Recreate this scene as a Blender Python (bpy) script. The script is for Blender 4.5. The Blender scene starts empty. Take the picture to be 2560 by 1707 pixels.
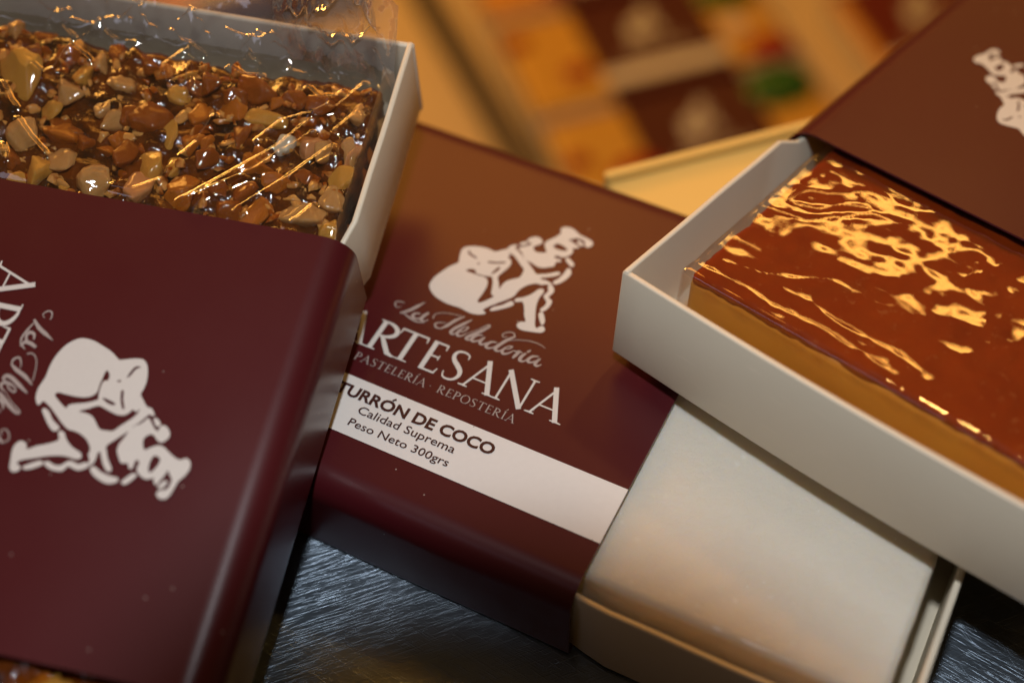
import bpy, bmesh, math, random
from mathutils import Vector, Matrix, noise
from mathutils.geometry import tessellate_polygon
EMB=[[[[3991,4710],[3962,4687],[3920,4659],[3872,4637],[3819,4623],[3761,4614],[3699,4611],[3637,4618],[3572,4630],[3503,4637],[3428,4633],[3349,4625],[3272,4621],[3200,4624],[3130,4631],[3063,4643],[2996,4660],[2932,4683],[2873,4711],[2821,4745],[2775,4784],[2738,4822],[2715,4855],[2701,4887],[2693,4925],[2689,4973],[2690,5028],[2698,5086],[2714,5149],[2737,5215],[2761,5280],[2785,5343],[2811,5404],[2838,5460],[2869,5509],[2901,5553],[2926,5589],[2939,5608],[2945,5618],[2941,5641],[2925,5690],[2901,5751],[2880,5810],[2865,5865],[2853,5918],[2852,5965],[2866,6003],[2891,6035],[2921,6063],[2956,6088],[2997,6110],[3044,6130],[3100,6151],[3163,6169],[3222,6183],[3275,6189],[3324,6191],[3368,6190],[3404,6186],[3434,6179],[3464,6183],[3496,6204],[3528,6235],[3559,6267],[3593,6297],[3627,6329],[3652,6358],[3661,6386],[3660,6412],[3665,6436],[3681,6459],[3702,6480],[3723,6499],[3743,6514],[3762,6527],[3777,6531],[3784,6522],[3787,6505],[3787,6488],[3780,6474],[3772,6460],[3777,6444],[3807,6425],[3852,6404],[3895,6383],[3933,6361],[3970,6338],[3998,6320],[4011,6307],[4016,6298],[4025,6291],[4043,6286],[4065,6282],[4091,6272],[4123,6253],[4159,6227],[4198,6199],[4240,6169],[4285,6138],[4328,6108],[4370,6076],[4411,6045],[4448,6028],[4478,6031],[4504,6047],[4530,6065],[4559,6080],[4589,6096],[4619,6114],[4651,6136],[4683,6161],[4713,6185],[4740,6210],[4764,6234],[4787,6251],[4809,6260],[4830,6262],[4845,6257],[4856,6246],[4861,6229],[4857,6209],[4841,6184],[4816,6155],[4787,6126],[4753,6098],[4714,6070],[4676,6045],[4640,6023],[4605,6004],[4579,5988],[4567,5976],[4564,5967],[4568,5960],[4575,5955],[4588,5951],[4608,5950],[4640,5954],[4678,5960],[4716,5963],[4752,5958],[4787,5950],[4811,5940],[4822,5926],[4822,5910],[4812,5895],[4786,5886],[4750,5878],[4718,5869],[4697,5853],[4680,5835],[4659,5822],[4631,5819],[4599,5820],[4569,5817],[4545,5808],[4522,5796],[4498,5778],[4468,5753],[4436,5723],[4407,5690],[4383,5653],[4361,5613],[4343,5573],[4329,5531],[4318,5489],[4311,5450],[4310,5420],[4312,5393],[4307,5362],[4291,5324],[4267,5282],[4238,5238],[4202,5189],[4161,5138],[4119,5087],[4077,5034],[4035,4981],[4000,4935],[3974,4896],[3955,4863],[3940,4835],[3928,4813],[3920,4796],[3922,4781],[3941,4769],[3971,4758],[3992,4748],[4001,4737],[4002,4726]],[[3785,4916],[3758,4908],[3736,4919],[3722,4944],[3719,4983],[3724,5037],[3728,5094],[3729,5154],[3730,5218],[3727,5277],[3721,5327],[3712,5373],[3699,5411],[3683,5443],[3664,5469],[3643,5489],[3621,5504],[3597,5513],[3569,5518],[3539,5518],[3505,5512],[3466,5507],[3420,5505],[3368,5503],[3320,5502],[3276,5500],[3235,5498],[3203,5499],[3184,5504],[3174,5511],[3171,5519],[3176,5530],[3187,5542],[3201,5554],[3217,5567],[3235,5581],[3256,5591],[3284,5597],[3315,5600],[3340,5596],[3350,5581],[3353,5560],[3363,5543],[3383,5536],[3410,5533],[3439,5533],[3472,5534],[3507,5538],[3542,5544],[3577,5551],[3612,5559],[3641,5567],[3663,5577],[3679,5587],[3696,5586],[3715,5569],[3736,5541],[3756,5508],[3776,5471],[3796,5429],[3814,5386],[3829,5342],[3843,5297],[3857,5258],[3870,5228],[3883,5205],[3898,5188],[3921,5181],[3946,5181],[3957,5169],[3945,5138],[3919,5096],[3889,5052],[3855,5002],[3818,4950]],[[3966,5386],[3945,5407],[3917,5458],[3889,5509],[3857,5551],[3825,5594],[3806,5639],[3808,5684],[3824,5730],[3841,5781],[3859,5841],[3878,5907],[3891,5965],[3891,6012],[3885,6051],[3872,6084],[3854,6110],[3830,6129],[3806,6145],[3783,6154],[3761,6160],[3749,6170],[3756,6189],[3773,6211],[3780,6232],[3761,6248],[3731,6262],[3716,6272],[3728,6275],[3754,6274],[3783,6269],[3813,6261],[3846,6248],[3879,6232],[3911,6212],[3944,6188],[3977,6163],[4015,6136],[4053,6108],[4089,6082],[4122,6063],[4152,6047],[4174,6027],[4186,5997],[4191,5962],[4194,5926],[4198,5890],[4199,5852],[4193,5817],[4175,5789],[4149,5763],[4120,5736],[4088,5707],[4053,5675],[4023,5642],[4001,5606],[3985,5567],[3974,5526],[3971,5472],[3972,5414]],[[3231,5860],[3197,5861],[3143,5868],[3093,5878],[3055,5890],[3022,5904],[2999,5923],[2989,5952],[2989,5984],[2996,6001],[3008,5990],[3026,5963],[3053,5939],[3092,5925],[3139,5915],[3178,5903],[3208,5887],[3230,5870]],[[3662,5638],[3655,5642],[3653,5662],[3657,5696],[3670,5752],[3688,5821],[3706,5867],[3723,5876],[3739,5862],[3748,5839],[3746,5809],[3735,5769],[3722,5732],[3702,5694],[3679,5657]],[[3475,5872],[3456,5877],[3453,5892],[3466,5908],[3504,5923],[3558,5939],[3612,5958],[3662,5985],[3712,6016],[3750,6034],[3774,6036],[3785,6026],[3776,6009],[3738,5981],[3679,5946],[3621,5917],[3567,5895],[3513,5879]],[[3317,5739],[3307,5747],[3297,5761],[3291,5775],[3295,5787],[3303,5798],[3312,5802],[3321,5792],[3330,5775],[3335,5760],[3332,5749],[3325,5741]]],[[[4050,6292],[4037,6298],[4028,6302],[4016,6312],[3999,6334],[3980,6362],[3955,6389],[3916,6411],[3871,6433],[3843,6452],[3841,6469],[3854,6485],[3876,6505],[3906,6534],[3944,6567],[3977,6599],[4002,6631],[4022,6663],[4028,6684],[4012,6690],[3983,6686],[3956,6686],[3934,6696],[3914,6710],[3905,6729],[3911,6757],[3927,6789],[3949,6819],[3977,6845],[4009,6868],[4042,6884],[4072,6888],[4101,6885],[4129,6875],[4158,6858],[4185,6835],[4201,6810],[4203,6786],[4194,6761],[4179,6733],[4155,6703],[4124,6671],[4103,6642],[4099,6619],[4105,6598],[4116,6579],[4132,6560],[4152,6543],[4176,6532],[4203,6528],[4233,6531],[4266,6540],[4309,6558],[4354,6583],[4381,6608],[4375,6631],[4350,6654],[4324,6680],[4300,6711],[4276,6746],[4259,6780],[4255,6810],[4258,6841],[4268,6872],[4285,6906],[4309,6941],[4333,6978],[4358,7020],[4384,7063],[4404,7104],[4416,7138],[4422,7170],[4421,7199],[4406,7225],[4385,7249],[4374,7273],[4381,7301],[4399,7331],[4424,7354],[4456,7372],[4495,7383],[4536,7389],[4577,7386],[4620,7376],[4661,7363],[4700,7344],[4738,7322],[4774,7304],[4809,7296],[4843,7291],[4876,7288],[4910,7284],[4944,7280],[4978,7275],[5015,7268],[5053,7259],[5083,7245],[5102,7225],[5115,7199],[5120,7172],[5116,7144],[5105,7114],[5090,7090],[5073,7075],[5052,7065],[5032,7062],[5014,7069],[4996,7082],[4980,7100],[4971,7123],[4965,7151],[4953,7173],[4933,7188],[4907,7198],[4877,7203],[4840,7205],[4799,7202],[4765,7195],[4744,7181],[4730,7163],[4713,7145],[4684,7125],[4652,7105],[4637,7088],[4654,7079],[4688,7074],[4721,7068],[4747,7061],[4773,7052],[4796,7045],[4819,7038],[4840,7032],[4860,7026],[4883,7019],[4906,7011],[4916,7000],[4905,6983],[4882,6963],[4859,6946],[4838,6939],[4816,6935],[4805,6925],[4815,6900],[4836,6869],[4850,6836],[4851,6805],[4844,6773],[4830,6740],[4805,6700],[4772,6658],[4737,6628],[4697,6618],[4654,6620],[4619,6620],[4595,6610],[4579,6598],[4571,6586],[4572,6573],[4580,6559],[4596,6550],[4624,6549],[4660,6554],[4690,6556],[4714,6552],[4733,6545],[4743,6536],[4742,6522],[4733,6506],[4720,6491],[4699,6482],[4674,6473],[4658,6457],[4661,6426],[4672,6387],[4673,6353],[4656,6329],[4628,6310],[4598,6290],[4566,6264],[4531,6238],[4494,6217],[4457,6205],[4418,6200],[4377,6200],[4335,6207],[4291,6221],[4247,6233],[4202,6241],[4158,6248],[4119,6257],[4090,6268],[4068,6281]],[[4441,6794],[4438,6826],[4450,6865],[4470,6895],[4498,6907],[4534,6909],[4571,6906],[4608,6899],[4646,6887],[4678,6874],[4704,6861],[4724,6848],[4732,6833],[4725,6818],[4706,6802],[4679,6789],[4639,6779],[4590,6770],[4544,6768],[4503,6770],[4465,6778]]],[[[3837,6540],[3821,6545],[3813,6564],[3815,6586],[3830,6614],[3854,6645],[3878,6668],[3902,6678],[3926,6679],[3943,6672],[3949,6658],[3948,6636],[3937,6612],[3907,6585],[3868,6556]]],[[[4935,7043],[4911,7046],[4881,7055],[4854,7068],[4832,7083],[4812,7101],[4803,7118],[4806,7134],[4819,7148],[4840,7154],[4870,7147],[4908,7133],[4937,7118],[4952,7103],[4959,7088],[4961,7074],[4958,7061],[4949,7049]]],[[[4077,4830],[4053,4827],[4039,4839],[4035,4858],[4040,4883],[4056,4916],[4079,4950],[4115,4983],[4158,5018],[4199,5057],[4233,5108],[4264,5163],[4292,5202],[4316,5216],[4336,5214],[4353,5205],[4370,5191],[4384,5171],[4387,5147],[4375,5119],[4352,5087],[4323,5052],[4289,5015],[4248,4976],[4206,4938],[4161,4896],[4114,4856]]],[[[4404,5232],[4379,5233],[4361,5244],[4352,5259],[4354,5280],[4364,5305],[4381,5329],[4405,5347],[4435,5365],[4468,5390],[4504,5429],[4543,5475],[4578,5527],[4606,5590],[4631,5657],[4656,5708],[4685,5732],[4715,5740],[4740,5736],[4756,5721],[4766,5695],[4771,5663],[4769,5624],[4762,5578],[4758,5532],[4759,5487],[4763,5441],[4771,5393],[4784,5341],[4800,5287],[4819,5234],[4839,5184],[4862,5134],[4885,5082],[4912,5019],[4939,4953],[4965,4900],[4988,4865],[5010,4844],[5030,4838],[5047,4857],[5063,4892],[5081,4919],[5101,4929],[5123,4931],[5143,4925],[5164,4908],[5184,4883],[5193,4857],[5188,4829],[5173,4800],[5149,4776],[5118,4759],[5078,4747],[5029,4733],[4962,4713],[4886,4691],[4820,4677],[4773,4676],[4735,4682],[4705,4695],[4679,4713],[4661,4737],[4654,4763],[4660,4792],[4678,4824],[4698,4850],[4727,4863],[4760,4871],[4774,4889],[4755,4923],[4718,4967],[4684,5012],[4661,5056],[4642,5101],[4618,5146],[4586,5200],[4550,5254],[4513,5286],[4475,5280],[4436,5251]]],[[[5071,4952],[5044,4975],[5013,5013],[4983,5052],[4954,5091],[4927,5131],[4912,5166],[4916,5195],[4932,5219],[4950,5231],[4968,5228],[4988,5213],[5010,5190],[5036,5158],[5064,5117],[5086,5080],[5101,5047],[5110,5017],[5111,4992],[5104,4970],[5090,4953]]],[[[4940,5232],[4920,5236],[4902,5257],[4894,5284],[4902,5315],[4920,5353],[4932,5390],[4934,5426],[4930,5461],[4918,5492],[4892,5518],[4858,5541],[4831,5563],[4818,5582],[4813,5601],[4812,5626],[4820,5663],[4833,5706],[4838,5745],[4824,5776],[4802,5804],[4787,5831],[4784,5862],[4787,5892],[4798,5911],[4819,5913],[4847,5903],[4874,5886],[4900,5858],[4925,5823],[4941,5789],[4944,5757],[4937,5725],[4930,5694],[4920,5663],[4910,5632],[4911,5606],[4935,5590],[4972,5580],[5001,5563],[5016,5537],[5025,5504],[5028,5467],[5027,5424],[5021,5377],[5010,5334],[4990,5292],[4964,5253]]],[[[4871,5943],[4847,5949],[4829,5970],[4823,5998],[4838,6034],[4864,6077],[4887,6123],[4901,6174],[4912,6228],[4920,6279],[4922,6329],[4922,6376],[4928,6410],[4946,6427],[4971,6430],[4995,6420],[5018,6395],[5040,6357],[5053,6316],[5055,6275],[5048,6231],[5035,6184],[5016,6131],[4991,6075],[4964,6027],[4933,5988],[4899,5958]]],[[[4974,6484],[4953,6490],[4929,6503],[4902,6520],[4868,6540],[4832,6564],[4806,6588],[4797,6616],[4798,6645],[4808,6664],[4830,6665],[4860,6655],[4893,6641],[4927,6622],[4964,6598],[4992,6575],[5007,6554],[5015,6535],[5015,6519],[5007,6503],[4992,6489]]]]
NUT=[[-0.02288,0.01937,0.00384,0.00558,1],[-0.03024,0.02544,0.00281,0.0022,3],[-0.02183,0.0293,0.00381,0.00298,0],[-0.02574,0.03809,0.00243,0.00383,0],[-0.02112,0.03647,0.00207,0.00295,0],[-0.02716,0.0299,0.0021,0.00259,1],[-0.03083,0.0418,0.00244,0.00173,3],[-0.02959,0.04877,0.00277,0.00129,1],[-0.01937,0.0468,0.00444,0.00311,3],[-0.01709,0.05007,0.0017,0.00328,1],[-0.02255,0.05432,0.00239,0.00249,2],[-0.01141,0.02382,0.00342,0.0033,0],[-0.0125,0.03133,0.00307,0.00247,2],[-0.01504,0.03146,0.0041,0.00208,3],[-0.01671,0.03984,0.00239,0.00289,0],[-0.01968,0.04203,0.00206,0.00209,3],[-0.01095,0.04012,0.00169,0.00122,2],[-0.0113,0.0439,0.00236,0.00283,3],[-0.00987,0.04899,0.00235,0.0032,1],[-0.01555,0.05483,0.00236,0.00203,2],[-0.00675,0.03348,0.00236,0.00282,0],[-0.004,0.0299,0.00235,0.00281,1],[-0.00442,0.04,0.00334,0.00317,0],[-0.00494,0.04858,0.003,0.00315,4],[-0.0069,0.05629,0.00299,0.00236,2],[-0.00268,0.03535,0.00134,0.00119,1],[-0.01205,0.05984,0.00301,0.0024,3],[-0.02891,0.06268,0.00378,0.00253,3],[-0.02344,0.06719,0.00476,0.00165,1],[-0.019,0.07203,0.00202,0.00202,5],[-0.01851,0.06341,0.00169,0.00244,3],[-0.01908,0.07654,0.00302,0.00241,4],[-0.01736,0.08015,0.00267,0.00279,0],[-0.02803,0.07538,0.00239,0.00208,3],[-0.02703,0.08305,0.00135,0.00287,0],[-0.01963,0.08333,0.00134,0.0032,0],[-0.01405,0.08383,0.00166,0.00275,1],[-0.00802,0.08346,0.00197,0.00308,0],[-0.00433,0.07874,0.00425,0.00267,0],[-0.00273,0.08427,0.00195,0.00227,1],[-0.00387,0.0707,0.00263,0.00345,2],[-0.00326,0.06576,0.00263,0.00231,3],[-0.01012,0.07224,0.00232,0.00196,2],[-0.01077,0.08337,0.00165,0.00156,2],[-0.02729,0.06745,0.00205,0.00167,2],[-0.02859,0.01938,0.00282,0.0022,3],[-0.02798,0.01627,0.00211,0.0022,2],[-0.01679,0.02755,0.00206,0.0021,1],[-0.00609,0.0241,0.00203,0.00203,3],[-0.0017,0.02653,0.00201,0.0016,1],[-0.02877,0.07056,0.00205,0.00209,3],[-0.02905,0.05473,0.00311,0.00255,3],[-0.03014,0.04495,0.00209,0.00172,2],[-0.00665,0.06296,0.00166,0.00196,3],[-0.01066,0.05294,0.00168,0.002,1],[-0.01176,0.0359,0.00204,0.00164,3],[-0.01261,0.07667,0.00199,0.00158,3],[-0.01861,0.08637,0.001,0.00278,4]]
CRE=[[[0.00036,0.05586],[-0.00826,0.06439],[-0.01669,0.07219],[-0.02988,0.07994]],[[0.00035,0.05688],[-0.00929,0.06752],[-0.02006,0.07676]],[[0.0003,0.05618],[-0.00784,0.06625],[-0.01158,0.07095],[-0.01477,0.07276]],[[-0.00014,0.06696],[-0.0091,0.07444],[-0.01807,0.08113]],[[-0.00248,0.06894],[-0.01024,0.07616],[-0.01612,0.0815]],[[0.00035,0.07691],[-0.00272,0.07971],[-0.00537,0.08131]],[[-0.00259,0.04516],[-0.00238,0.04905],[-0.00522,0.05328],[-0.01084,0.05523],[-0.01456,0.05751],[-0.02014,0.05852]],[[-0.0166,0.0677],[-0.02135,0.07081],[-0.02648,0.07983],[-0.03225,0.08334]],[[-0.03398,0.03951],[-0.03766,0.04009],[-0.04109,0.04151]],[[-0.03534,0.04638],[-0.03852,0.04899],[-0.04177,0.05637],[-0.04152,0.06191],[-0.04025,0.06447],[-0.0447,0.06897]],[[-0.03604,0.01122],[-0.0375,0.0163],[-0.03543,0.02196],[-0.03195,0.02698]],[[-0.01268,0.02332],[-0.00929,0.02715],[-0.0064,0.0311]],[[-0.01961,0.0177],[-0.01632,0.02045],[-0.01495,0.02208]],[[-0.00676,0.02277],[-0.00425,0.02447]],[[-0.02472,0.02158],[-0.0231,0.0244],[-0.02479,0.02633],[-0.03023,0.02724],[-0.02763,0.03187]],[[-0.02608,0.04802],[-0.02959,0.04612],[-0.03368,0.04911],[-0.02441,0.05252]],[[-0.03106,0.05791],[-0.02957,0.06124],[-0.03017,0.06427]],[[-0.02942,0.07337],[-0.02741,0.07606],[-0.02821,0.07794]],[[-0.02176,0.08114],[-0.02556,0.08357]]]
CC=[[[-0.0439,0.08254],[-0.04299,0.07184],[-0.04365,0.06592],[-0.04326,0.06],[-0.04284,0.05684],[-0.04351,0.05158],[-0.04356,0.04642],[-0.04387,0.04227],[-0.04349,0.03963],[-0.04298,0.03498]],[[-0.0439,0.08254],[-0.04021,0.07853],[-0.03805,0.0711],[-0.03545,0.06682],[-0.03152,0.0618],[-0.03114,0.05855]],[[-0.04333,0.08376],[-0.03319,0.08286],[-0.02263,0.08192],[-0.02027,0.07347],[-0.01692,0.07062],[-0.01041,0.06514],[-0.00891,0.06039]],[[-0.03934,0.0675],[-0.03858,0.06175],[-0.03975,0.05683],[-0.03975,0.0501],[-0.03922,0.04489],[-0.04026,0.03892]],[[-0.01783,0.07871],[-0.01326,0.07781],[-0.01126,0.07404],[-0.00536,0.06928],[-0.0046,0.06523]],[[-0.01805,0.07816],[-0.01676,0.07399],[-0.01168,0.06968],[-0.00971,0.06676]],[[-0.01134,0.079],[-0.00492,0.07787],[-0.00489,0.07369],[-0.00387,0.0685],[-0.00287,0.06256]],[[0.00192,0.07729],[0.0024,0.07168],[0.00261,0.06396]],[[-0.00925,0.05004],[0.00131,0.05089],[0.00104,0.04495],[-0.00041,0.04043],[-0.0096,0.04151],[-0.01492,0.0444]]]
SCR=[[[2840,4474,20],[2817,4433,46],[2786,4374,73],[2753,4316,100],[2724,4263,100],[2694,4210,100],[2661,4160,100],[2616,4110,86],[2568,4062,73],[2533,4029,60]],[[2586,4055,30],[2627,4042,43],[2685,4024,56],[2745,4009,70],[2801,3996,66],[2859,3985,63],[2915,3982,60],[2972,3994,46],[3027,4014,33],[3066,4029,20]],[[2486,4274,30],[2468,4276,33],[2443,4279,36],[2417,4277,40],[2388,4268,43],[2358,4255,46],[2338,4238,50],[2330,4217,50],[2332,4193,50],[2342,4171,50],[2361,4149,43],[2388,4130,36],[2414,4123,30],[2436,4136,26],[2457,4160,23],[2472,4179,20]],[[2895,4178,40],[2869,4172,53],[2831,4162,66],[2802,4146,80],[2785,4121,86],[2777,4091,93],[2779,4067,100],[2798,4050,90],[2829,4039,80],[2862,4038,70],[2895,4051,70],[2930,4073,70],[2960,4100,70],[2983,4137,56],[3001,4178,43],[3012,4208,30]],[[3024,4268,80],[3008,4240,86],[2987,4199,93],[2972,4160,100],[2965,4124,100],[2963,4090,100],[2969,4064,100],[2986,4049,86],[3011,4042,73],[3034,4046,60],[3057,4066,50],[3079,4097,40],[3094,4119,30]],[[3167,4187,50],[3157,4209,46],[3144,4239,43],[3143,4272,40],[3162,4305,36],[3194,4340,33],[3234,4370,30],[3281,4394,30],[3337,4414,30],[3399,4432,30],[3476,4449,30],[3559,4465,30],[3618,4475,30]],[[3685,4494,40],[3652,4451,60],[3607,4389,80],[3565,4327,100],[3535,4267,100],[3509,4206,100],[3483,4151,100],[3454,4103,83],[3425,4060,66],[3405,4032,50]],[[3405,4032,40],[3379,4027,50],[3342,4022,60],[3310,4026,70],[3285,4044,66],[3265,4070,63],[3260,4096,60],[3278,4121,53],[3311,4145,46],[3344,4165,40],[3378,4179,33],[3413,4189,26],[3437,4196,20]],[[3843,4484,40],[3818,4441,60],[3781,4381,80],[3744,4319,100],[3707,4259,100],[3668,4199,100],[3639,4146,100],[3623,4103,100],[3616,4067,100],[3619,4041,100],[3635,4024,90],[3661,4016,80],[3685,4020,70],[3702,4044,56],[3716,4080,43],[3726,4107,30]],[[3726,4107,30],[3753,4121,36],[3791,4141,43],[3824,4168,50],[3848,4208,53],[3866,4255,56],[3871,4286,60],[3854,4293,53],[3824,4284,46],[3796,4263,40],[3772,4224,56],[3750,4172,73],[3737,4126,90],[3738,4087,90],[3749,4053,90],[3765,4032,90],[3787,4028,80],[3815,4038,70],[3840,4055,60],[3863,4085,50],[3884,4123,40],[3898,4151,30]],[[3898,4151,20],[3938,4194,23],[3995,4255,26],[4049,4319,30],[4095,4386,36],[4138,4454,43],[4173,4500,50],[4198,4514,56],[4214,4506,63],[4215,4480,70],[4195,4436,80],[4159,4375,89],[4118,4312,100],[4071,4246,100],[4018,4178,100],[3978,4122,100],[3956,4084,100],[3945,4058,100],[3946,4040,100],[3962,4029,86],[3990,4027,73],[4014,4033,60],[4031,4054,50],[4044,4083,40],[4052,4105,30]],[[4197,4243,40],[4168,4232,53],[4128,4216,66],[4093,4192,80],[4070,4155,86],[4052,4111,93],[4046,4075,100],[4055,4051,93],[4075,4036,86],[4100,4035,80],[4130,4053,70],[4165,4086,60],[4195,4121,50],[4219,4165,53],[4238,4210,56],[4248,4227,60],[4241,4192,73],[4224,4129,86],[4217,4079,100],[4231,4054,93],[4255,4041,86],[4279,4042,80],[4303,4065,63],[4326,4100,46],[4343,4127,30]],[[4515,4211,40],[4485,4203,53],[4442,4191,66],[4407,4171,80],[4382,4135,86],[4364,4090,93],[4359,4055,100],[4370,4033,93],[4394,4019,86],[4420,4018,80],[4450,4033,70],[4484,4059,60],[4512,4090,50],[4533,4129,46],[4550,4174,43],[4560,4206,40]],[[4755,4480,60],[4730,4447,73],[4694,4400,86],[4660,4348,100],[4629,4291,100],[4600,4229,100],[4577,4174,100],[4560,4127,100],[4550,4086,100],[4551,4056,100],[4569,4039,90],[4597,4033,80],[4624,4038,70],[4649,4062,56],[4672,4097,43],[4688,4123,30]],[[4757,4475,50],[4741,4499,46],[4717,4530,43],[4688,4549,40],[4653,4546,40],[4613,4530,40],[4579,4509,40],[4553,4484,40],[4533,4454,40],[4523,4428,40],[4527,4406,40],[4541,4388,40],[4559,4379,40],[4582,4385,36],[4609,4401,33],[4628,4412,30]],[[4671,4327,25],[4700,4350,26],[4743,4382,28],[4798,4415,30],[4869,4447,31],[4952,4479,33],[5032,4503,35],[5105,4516,35],[5173,4522,35],[5236,4522,35],[5294,4513,30],[5345,4498,25],[5380,4487,20]],[[4688,4123,30],[4716,4138,36],[4755,4160,43],[4786,4183,50],[4805,4209,53],[4817,4236,56],[4816,4251,60],[4794,4248,53],[4760,4233,46],[4730,4209,40],[4709,4171,56],[4693,4122,73],[4687,4082,90],[4696,4055,90],[4714,4035,90],[4737,4027,90],[4762,4035,80],[4790,4055,70],[4817,4080,60],[4840,4112,50],[4861,4148,40],[4876,4174,30]],[[4876,4174,40],[4892,4174,46],[4915,4174,53],[4938,4178,60],[4960,4195,63],[4981,4215,66],[4992,4218,70],[4987,4188,80],[4971,4140,89],[4958,4096,100],[4949,4061,86],[4943,4029,73],[4938,4008,60]],[[4984,4214,50],[5005,4209,43],[5035,4202,36],[5056,4196,30]],[[5116,4226,60],[5102,4199,73],[5084,4161,86],[5070,4125,100],[5065,4091,100],[5066,4058,100],[5073,4034,100],[5091,4022,90],[5115,4020,80],[5140,4028,70],[5164,4052,56],[5188,4086,43],[5204,4111,30]],[[5122,4255,80],[5134,4276,70],[5150,4306,60],[5161,4327,50]],[[5366,4256,40],[5336,4248,53],[5294,4236,66],[5258,4216,80],[5234,4181,86],[5216,4136,93],[5209,4101,100],[5218,4078,93],[5238,4063,86],[5261,4061,80],[5287,4073,70],[5317,4098,60],[5344,4127,50],[5370,4170,53],[5394,4218,56],[5407,4236,60],[5397,4201,73],[5375,4137,86],[5365,4085,100],[5377,4061,93],[5401,4049,86],[5424,4049,80],[5447,4067,63],[5469,4096,46],[5485,4118,30]]]
CAM_M=[[0.893709, -0.350136, 0.280517], [0.448397, 0.717983, -0.532392], [-0.014997, 0.601586, 0.798667]]
CAM_P=[0.123728, -0.10104, 0.238207]
LENS=50.9204
H=0.02129;L=0.08018;W=0.09
EA,EB,EC=0.04405,0.05681,0.05496
Y1,Y2=0.01175,0.02361
FA=[[0.236543, 0.969172, 0.068943, -0.065049], [-0.955738, 0.244867, -0.163108, 0.012842], [-0.174961, -0.02731, 0.984196, 0.03185], [0, 0, 0, 1]]
FC=[[0.230747, -0.973009, -0.003188, 0.166159], [0.964011, 0.228166, 0.136464, 0.079664], [-0.132053, -0.034562, 0.99064, 0.02044], [0, 0, 0, 1]]
RA_UNP=0

scene = bpy.context.scene
col = scene.collection
# ------------------------------------------------------------------ camera
cam_d = bpy.data.cameras.new("camera"); cam = bpy.data.objects.new("camera", cam_d); col.objects.link(cam)
M = Matrix([CAM_M[i] + [CAM_P[i]] for i in range(3)] + [[0, 0, 0, 1]])
cam.matrix_world = M
cam_d.sensor_width = 36.0; cam_d.lens = LENS; cam_d.clip_start = 0.01; cam_d.clip_end = 50
cam_d.dof.use_dof = True; cam_d.dof.focus_distance = 0.257; cam_d.dof.aperture_fstop = 5.7
cam_d.dof.aperture_blades = 7
scene.camera = cam
# ------------------------------------------------------------------ world
w = bpy.data.worlds.new("World"); scene.world = w; w.use_nodes = True
w.node_tree.nodes["Background"].inputs[0].default_value = (1.0, .52, .18, 1)
w.node_tree.nodes["Background"].inputs[1].default_value = 0.06
# ------------------------------------------------------------------ lamps
def look(o, p, t):
    o.location = p; o.rotation_euler = (Vector(t) - Vector(p)).to_track_quat('-Z', 'Y').to_euler()
def area(name, p, t, sx, sy, power, colr):
    l = bpy.data.lights.new(name, 'AREA'); l.shape = 'RECTANGLE'; l.size = sx; l.size_y = sy
    l.energy = power; l.color = colr
    o = bpy.data.objects.new(name, l); col.objects.link(o); look(o, p, t); return o
WARM = (1.0, .47, .085)
# the shop's warm ceiling lamp, far side of the counter
area("warm_shop_lamp", (.01, .935, .557), (.10, .08, .04), .24, .036, .16, WARM)
area("warm_shop_lamp", (-.78, .46, .50), (.0, .05, .04), .055, .27, .36, WARM)
# dim unseen panel added overhead for the brown sheen on the satin card
area("warm_sheen_panel", (-.40, .84, .86), (.03, .05, .02), .46, .34, 2.1, (1.0, .36, .045))
# wide warm panel added low behind the counter to strengthen the sleeves' sheen
area("low_sheen_panel", (.02, 1.35, .43), (.08, .10, .03), 1.1, .22, .75, (1.0, .40, .06))
# unseen spot added to warm the lid and the counter's far end
sp = bpy.data.lights.new("added_warm_spot", 'SPOT'); sp.energy = 3.6; sp.color = (1.0, .52, .13); sp.spot_size = math.radians(36); sp.spot_blend = 1.0; sp.shadow_soft_size = .02
spo = bpy.data.objects.new("added_warm_spot", sp); col.objects.link(spo); look(spo, (.10, .44, .50), (.07, .165, .0))
# display lamp over the lower shelf
area("shelf_display_lamp", (-.80, .62, .42), (-.08, .42, -.34), .4, .2, 6.6, (1.0, .44, .075))
# cool fill added front left, mirrored as sheen in the centre sleeve's fold
area("cool_sheen_fill", (-.33, -.54, .78), (.03, .0, .02), .34, .22, .16, (.80, .80, 1.0))
# on-camera flash, above the lens
fl = bpy.data.lights.new("camera_flash", 'SPOT'); fl.energy = 2.7; fl.color = (.93, .96, 1.0)
fl.spot_size = math.radians(88); fl.spot_blend = 1.0; fl.shadow_soft_size = .012
flo = bpy.data.objects.new("camera_flash", fl); col.objects.link(flo)
look(flo, (.094, -.045, .345), (.06, .015, .02))
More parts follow.
